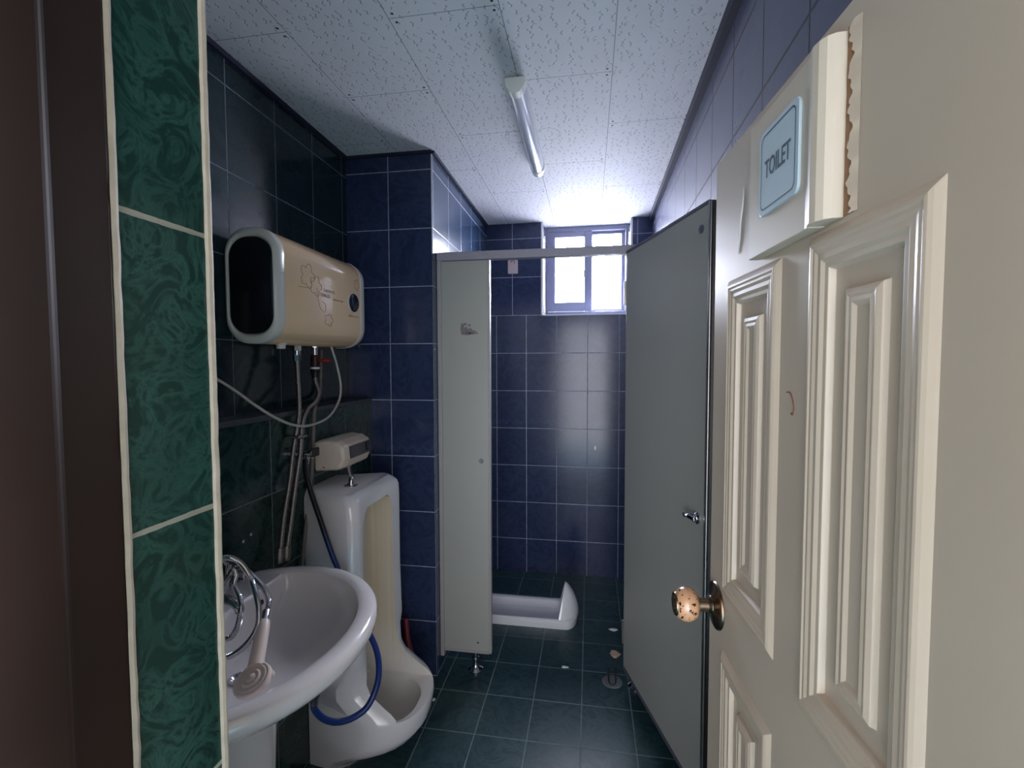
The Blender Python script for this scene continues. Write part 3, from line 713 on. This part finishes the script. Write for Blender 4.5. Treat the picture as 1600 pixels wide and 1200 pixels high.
# ------------------------------------------------------------------ water heater
m_hbody = plain('glossy_peach_casing', srgb(248, 212, 170), .14, var=.012, scale=3, coat=.7)
m_hcap = plain('pale_grey_casing', srgb(222, 220, 212), .25, var=.01)
m_hdark = plain('dark_glossy_end', srgb(22, 26, 34), .12)
he = thing('water_heater', 'peach and grey electric water heater hung on the dark left wall', 'water heater', (-.98, 1.5, 1.47))
HC = (-.972, 1.639)       # centre of the section in (x, z)
def hsec(y, w, h, r, dx=0): return [(HC[0]+dx+a, y, HC[1]+b) for a, b in rrect(w, h, r, 10)]
H_, W_ = .335, .172
bm = NB()
loft(bm, [hsec(1.268, W_-.004, H_-.004, .074), hsec(1.271, W_, H_, .075), hsec(1.745, W_, H_, .075), hsec(1.775, W_-.006, H_-.008, .072), hsec(1.793, W_-.026, H_-.030, .062), hsec(1.803, W_-.07, H_-.08, .04)])
obj('tank_casing', bm, m_hbody, he, label='glossy peach casing')
bm = NB()
loft(bm, [hsec(1.257, W_-.036, H_-.060, .056), hsec(1.249, W_-.032, H_-.052, .060), hsec(1.243, W_-.026, H_-.040, .063), hsec(1.242, W_-.020, H_-.030, .066), hsec(1.245, W_-.008, H_-.012, .072), hsec(1.251, W_+.001, H_+.001, .075), hsec(1.262, W_+.003, H_+.003, .076), hsec(1.276, W_+.003, H_+.003, .076), hsec(1.279, W_+.001, H_+.001, .075)], True, True)
cap = obj('end_cap', bm, m_hcap, he, label='pale grey end cap')
bm = NB(); loft(bm, [hsec(1.253, W_-.034, H_-.056, .058), hsec(1.2455, W_-.034, H_-.056, .058), hsec(1.2435, W_-.042, H_-.064, .055)]); obj('end_window', bm, m_hdark, cap, label='dark glossy end panel')
bm = NB(); loft(bm, [hsec(1.7455, W_+.002, H_+.002, .076), hsec(1.750, W_+.0025, H_+.0025, .076), hsec(1.778, W_-.002, H_-.004, .074), hsec(1.799, W_-.022, H_-.026, .064), hsec(1.809, W_-.07, H_-.08, .04)]); obj('end_cap', bm, m_hcap, he, label='pale grey end cap')
bm = NB()
lower = [(HC[0]+a, HC[1]+b) for a, b in rrect(W_+.0015, H_+.0015, .0755, 10)]
xf = HC[0]+W_/2
m_hink = plain('brown_print', srgb(84, 62, 46), .4); m_hfl = plain('flower_print', srgb(176, 136, 98), .3)
# dial
dy, dz = 1.688, 1.640
bm = NB(); lathe(bm, (xf-.002, dy, dz), (1, 0, 0), [(0, .040), (.004, .039), (.0045, .036), (.004, .034)], 36); di = obj('dial_ring', bm, m_hcap, he)
bm = NB(); lathe(bm, (xf-.002, dy, dz), (1, 0, 0), [(0, .035), (.006, .0345), (.010, .030), (.0115, .016), (.012, .001)], 36); obj('dial', bm, plain('dark_blue_dial', srgb(22, 34, 54), .12), di, label='dark blue dial')
# printed writing, reading towards the far end (+y)
def face_mat(y, z, x=xf+.0006): # text x -> +y, text y -> +z, text z -> +x
    return Matrix(((0, 0, 1, x), (1, 0, 0, y), (0, 1, 0, z), (0, 0, 0, 1)))
text_mesh('DAEWOO', .015, m_hink, he, 'printed_name', face_mat(1.520, 1.658), .0001)
text_mesh('STAINLESS', .016, m_hink, he, 'printed_name', face_mat(1.495, 1.641), .0001, sx=.80)
text_mesh('electric water heater', .0085, m_hink, he, 'printed_line', face_mat(1.578, 1.635), .0001)
text_mesh('POWER  HEATER', .010, m_hfl, he, 'printed_line', face_mat(1.690, 1.588), .0001)
# flower outlines on the casing
def flower(pts, kk=1):
    bm = NB(); tube(bm, pts, .0009, 5, kk); obj('flower_print', bm, m_hfl, he, label='brown flower outline')
def petals(cy, cz, r, n, k, s0=0):
    pts = []
    for i in range(61):
        a = s0 + 2*PI*i/60; rr = r*(.62 + .38*abs(math.cos(a*n/2)))
        pts.append((xf+.0003, cy + rr*math.cos(a)*k, cz + rr*math.sin(a)))
    flower(pts)
petals(1.395, 1.690, .040, 5, 1); petals(1.440, 1.665, .034, 5, 1, .4); petals(1.515, 1.560, .022, 5, 1.3); petals(1.715, 1.712, .022, 5, 1, .2)
flower([(xf+.0003, 1.345, 1.650), (xf+.0003, 1.385, 1.652), (xf+.0003, 1.41, 1.655)], 3)
flower([(xf+.0003, 1.445, 1.66), (xf+.0003, 1.46, 1.60), (xf+.0003, 1.49, 1.585), (xf+.0003, 1.495, 1.61), (xf+.0003, 1.475, 1.62)], 5)
bm = NB(); lathe(bm, (-.95, 1.345, 1.484), (0, 0, -1), [(0, .017), (.012, .017), (.015, .013), (.026, .013)], 20); obj('relief_valve', bm, plain('white_plastic', srgb(220, 216, 210), .4), he)
bm = NB(); lathe(bm, (-.985, 1.478, 1.485), (0, 0, -1), [(0, .012), (.045, .012)], 18); lathe(bm, (-.985, 1.478, 1.485), (0, 0, -1), [(.012, .014), (.03, .014)], 6); obj('outlet_pipe', bm, m_chrome, he)
bm = NB(); lathe(bm, (-.985, 1.585, 1.485), (0, 0, -1), [(0, .010), (.045, .010)], 18); lathe(bm, (-.985, 1.585, 1.485), (0, 0, -1), [(.005, .013), (.016, .013)], 6); obj('inlet_pipe', bm, m_chrome, he)
bm = NB(); lathe(bm, (-.9, 1.755, 1.478), (0, 0, -1), [(-.01, .005), (.002, .005)], 12); obj('drip_hole', bm, m_black, he)
for y in (1.36, 1.70):
    bm = NB(); box(bm, -1.090, -1.048, y, y+.04, 1.68, 1.72); obj('wall_bracket', bm, m_black, he, smooth=False)
# valve on the inlet
va_ = thing('shut_off_valve', 'shut off valve with red lever under the water heater', 'valve', (-.985, 1.585, 1.40))
bm = NB(); lathe(bm, (-.985, 1.585, 1.442), (0, 0, -1), [(0, .011), (.004, .015), (.018, .016), (.036, .016), (.044, .013)], 20); obj('valve_body', bm, plain('dark_brass', srgb(62, 40, 40), .4, .6), va_)
bm = NB(); tube(bm, [(-.972, 1.588, 1.423), (-.955, 1.592, 1.422), (-.945, 1.597, 1.422), (-.938, 1.600, 1.426)], .008, 12, rf=lambda t: .7+.6*t); obj('lever', bm, plain('red_lever', srgb(140, 40, 44), .4), va_, label='red lever')
bm = NB(); lathe(bm, (-.985, 1.585, 1.398), (0, 0, -1), [(0, .017), (.007, .017)], 18); obj('washer', bm, plain('white_washer', srgb(220, 220, 220), .4), va_)
bm = NB(); lathe(bm, (-.985, 1.585, 1.391), (0, 0, -1), [(0, .016), (.006, .018), (.012, .015), (.03, .012)], 18); obj('nut', bm, m_black, va_)
def hose(name, pts, r, m, label, cat='hose', ridge=0, pitch=.004, extra=None, group=None, n=12):
    bm = NB(); tube(bm, pts, r, n, 8, ridge, pitch); o = obj(name, bm, m); tag(o, label, cat, group); return o
hA = thing('flexible_hose', 'braided steel hose falling straight from the near outlet of the water heater', 'hose', (-.95, 1.276, .83), group='braided hoses below the water heater')
bm = NB(); tube(bm, [(-.985, 1.478, 1.43), (-.980, 1.470, 1.40), (-.965, 1.452, 1.322), (-.948, 1.425, 1.239), (-.943, 1.386, 1.139), (-.94, 1.355, 1.031), (-.937, 1.319, .93), (-.93, 1.29, .845)], .0078, 14, ridge=.05, pitch=.005); obj('braid', bm, m_steel, hA)
bm = NB(); lathe(bm, (-.985, 1.478, 1.446), (0, 0, -1), [(0, .013), (.02, .014), (.028, .011), (.04, .010)], 6); obj('hose_nut', bm, plain('teal_nut', srgb(60, 84, 92), .35, .8), hA)
bm = NB(); lathe(bm, (-.93, 1.288, .85), (0, -.1, -1), [(0, .011), (.03, .012), (.045, .010)], 14); obj('ferrule', bm, m_steel, hA)
hB = thing('flexible_hose', 'braided steel hose kinking down from the red levered valve', 'hose', (-.93, 1.30, .83), group='braided hoses below the water heater')
bm = NB(); tube(bm, [(-.985, 1.585, 1.365), (-.982, 1.580, 1.345), (-.962, 1.565, 1.305), (-.955, 1.530, 1.275), (-.945, 1.47, 1.256), (-.94, 1.430, 1.206), (-.93, 1.400, 1.118), (-.93, 1.369, 1.011), (-.925, 1.335, .91), (-.92, 1.308, .845)], .0078, 14, ridge=.05, pitch=.005); obj('braid', bm, m_steel, hB)
bm = NB(); lathe(bm, (-.92, 1.307, .85), (0, -.1, -1), [(0, .011), (.03, .012), (.045, .010)], 14); obj('ferrule', bm, m_steel, hB)
# joiner clip on the pair
bm = NB(); box(bm, -.955, -.922, 1.385, 1.432, 1.168, 1.178); o = obj('hose_clip', bm, m_steel, bevel=.003); tag(o, 'small metal clip holding the two braided hoses together', 'clip')
# conduit pipe behind
hose('conduit_pipe', [(-1.052, 1.738, 1.462), (-1.052, 1.729, 1.355), (-1.045, 1.712, 1.285), (-1.0, 1.62, 1.268), (-.958, 1.535, 1.255), (-.957, 1.523, 1.193), (-.957, 1.505, 1.027), (-.957, 1.46, .838), (-.957, 1.434, .70)], .0065, plain('grey_conduit', srgb(110, 104, 98), .5), 'thin grey conduit running down behind the braided hoses', 'pipe')
hose('power_cord', [(-.95, 1.634, 1.478), (-.945, 1.638, 1.455), (-.94, 1.655, 1.406), (-.93, 1.662, 1.333), (-.93, 1.65, 1.274), (-.93, 1.582, 1.221), (-.92, 1.464, 1.206), (-.92, 1.375, 1.213), (-.93, 1.296, 1.243), (-.95, 1.226, 1.290), (-.985, 1.19, 1.335), (-1.02, 1.15, 1.375), (-1.035, 1.05, 1.42)], .0042, plain('pale_cord', srgb(180, 176, 168), .4), 'pale power cord looping below the water heater', 'cord')
# angle valve + water hose
av = thing('angle_valve', 'small angle valve on the lower left wall beside the sensor box', 'valve', (-.945, 1.45, 1.10))
bm = NB(); lathe(bm, (XLOW, 1.455, 1.105), (1, 0, 0), [(0, .020), (.004, .020), (.006, .011), (.035, .011), (.037, .014), (.048, .014)], 20); cyl(bm, (-.937, 1.455, 1.105), (-.934, 1.434, 1.075), .009); obj('valve_body', bm, m_chrome, av)
bm = NB(); box(bm, -.925, -.915, 1.445, 1.49, 1.095, 1.125); obj('valve_handle', bm, m_black, av, bevel=.004)
m_hose = NT('blue_and_black_hose'); _pp = m_hose.sep(m_hose.pos()[0])
m_hose.set(m_hose.mix(m_hose.rng(_pp[2], .80, .90), srgb(22, 46, 104), srgb(18, 20, 26)), .28)
hose('water_hose', [(-.934, 1.434, 1.09), (-.918, 1.412, 1.049), (-.889, 1.398, .981), (-.855, 1.384, .913), (-.822, 1.370, .846), (-.785, 1.355, .779), (-.735, 1.335, .715), (-.692, 1.32, .657), (-.654, 1.3, .609), (-.619, 1.28, .566), (-.597, 1.25, .529), (-.592, 1.22, .494), (-.606, 1.19, .458), (-.635, 1.16, .446), (-.664, 1.13, .455), (-.683, 1.10, .486), (-.693, 1.08, .524), (-.688, 1.071, .552)], .0085, m_hose.m, 'blue water hose curving under the washbasin, black near the wall', 'hose', n=18)
hv = thing('tap', 'small metal tap joined to the blue hose under the washbasin', 'tap', (-.68, 1.06, .60))
bm = NB(); lathe(bm, (-.689, 1.072, .545), (.08, -.1, .6), [(0, .010), (.022, .011), (.028, .016), (.045, .018), (.06, .014), (.075, .010), (.13, .008)], 20); obj('tap_body', bm, m_steel, hv)
# ------------------------------------------------------------------ red thing behind the urinal: cleaning brush handle
o = hose('brush_handle', [(-.79, 1.925, .29), (-.765, 1.885, .215), (-.735, 1.865, .155), (-.700, 1.845, .095), (-.655, 1.82, .015)], .012, plain('dark_red_plastic', srgb(118, 34, 50), .35), 'dark red plastic handle leaning behind the urinal', 'brush')

# ------------------------------------------------------------------ ceiling light
m_tube = plain('frosted_tube_cover', srgb(196, 200, 210), .16, var=.01, coat=.5)
li = thing('ceiling_light', 'slim white tube light on the pitted ceiling, switched off', 'ceiling light', (-.24, 1.85, CZ))
bm = NB(); box(bm, -.262, -.212, 1.535, 2.21, CZ-.012, CZ); obj('base_plate', bm, m_hcap, li, smooth=False, bevel=.003)
bm = NB(); n = 24
def lr(y, r): return [(-.238 + r*1.15*math.cos(PI+PI*i/n), y, CZ-.012 - abs(r)*1.5*math.sin(PI*i/n) if 0 < i < n else CZ-.008) for i in range(n+1)]
loft(bm, [lr(1.522, .012), lr(1.524, .022), lr(1.529, .0265), lr(1.54, .0265), lr(2.20, .0265), lr(2.211, .0265), lr(2.216, .022), lr(2.218, .012)]); obj('tube_cover', bm, m_tube, li)
for y0, y1 in ((1.519, 1.560), (2.180, 2.221)):
    bm = NB(); loft(bm, [lr(y0, .022), lr(y0+.004, .0285), lr(y1-.002, .0285), lr(y1, .0272)]); obj('end_cap', bm, m_hcap, li)

# ------------------------------------------------------------------ small things
hk = thing('wall_hook', 'small beige adhesive hook on the navy back wall under the header rail', 'hook', (-.501, YB, 2.045))
bm = NB(); plate_poly(bm, rrect(.066, .090, .006, 4), YB-.004, YB-.0003, -.501, 2.040); obj('hook_plate', bm, plain('beige_plastic_hook', srgb(196, 176, 176), .5), hk, smooth=False)
bm = NB(); tube(bm, [(-.514, YB-.004, 2.070), (-.510, YB-.012, 2.078), (-.501, YB-.014, 2.082), (-.491, YB-.012, 2.076), (-.490, YB-.010, 2.058)], .0035, 8); obj('hook', bm, plain('beige_plastic_dark', srgb(160, 140, 142), .5), hk)
def blob(name, cx, cy, cz, rx, ry, rz, m, label, cat, seed, n=10, group=None):
    random.seed(seed); bm = NB(); bmesh.ops.create_icosphere(bm, subdivisions=3, radius=1)
    ph = [random.uniform(0, 6.28) for _ in range(6)]
    for v in bm.verts:
        k = 1 + .22*math.sin(3.1*v.co.x+ph[0]) + .18*math.sin(4.3*v.co.y+ph[1]) + .12*math.sin(7*v.co.z+ph[2]+3*v.co.x)
        v.co = Vector((cx + v.co.x*rx*k, cy + v.co.y*ry*k, max(0.0005, cz + v.co.z*rz*k)) if cz < .1 else (cx + v.co.x*rx*k, min(cy + v.co.y*ry*k, YB-.0003), cz + v.co.z*rz*k))
    return tag(obj(name, bm, m), label, cat, group)
m_pap = plain('white_paper', srgb(222, 222, 226), .7)
blob('paper_scrap', .038, YB-.0018, .854, .010, .0018, .012, m_pap, 'tiny white paper scrap stuck on the navy back wall', 'paper scrap', 3, group='white paper scraps')
blob('paper_scrap', .129, 2.487, .004, .026, .010, .004, m_pap, 'sliver of white paper on the stall floor near the stall door', 'paper scrap', 4, group='white paper scraps')
blob('paper_scrap', -.105, 2.142, .003, .014, .006, .003, m_pap, 'tiny white scrap on the floor in the stall doorway', 'paper scrap', 5, group='white paper scraps')
blob('paper_scrap', -.643, 1.842, .003, .010, .007, .003, m_pap, 'tiny white scrap on the floor just right of the urinal lip', 'paper scrap', 6, group='white paper scraps')
blob('crumpled_tissue', .128, 2.262, .012, .026, .020, .013, plain('dirty_tissue', srgb(188, 160, 140), .8, var=.25, scale=80), 'crumpled brownish tissue on the floor beside the stall door hinge', 'tissue', 7)
ri = thing('floor_bracket', 'small dark u-shaped bracket set in the floor beside the stall door', 'bracket', (.105, 2.08, 0))
bm = NB(); tube(bm, [(.090, 2.105, .045), (.090, 2.085, .02), (.092, 2.062, .004), (.105, 2.050, .004), (.118, 2.062, .004), (.120, 2.085, .02), (.120, 2.105, .045)], .0035, 8); obj('bracket_bar', bm, plain('rusty_dark_metal', srgb(60, 58, 56), .5, .7, var=.2), ri)
bm = NB(); lathe(bm, (.105, 2.078, 0), (0, 0, 1), [(0, .045), (.003, .043), (.0045, .030), (.005, .001)], 24); obj('mortar_patch', bm, plain('grey_mortar', srgb(112, 118, 120), .8, var=.2, scale=60), ri)
m_plug = plain('pale_filler', srgb(170, 170, 168), .7)
for i, (y, z, lab) in enumerate([(1.183, .907, 'pale filler plug in the dark lower wall, the one nearer the door return'), (1.214, .916, 'pale filler plug in the dark lower wall, the one nearer the braided hoses')]):
    bm = NB(); lathe(bm, (XLOW-.002, y, z), (1, 0, 0), [(0, .0045), (.003, .0045), (.004, .001)], 10); tag(obj('wall_plug', bm, m_plug), lab, 'wall plug', 'filler plugs in the lower wall')
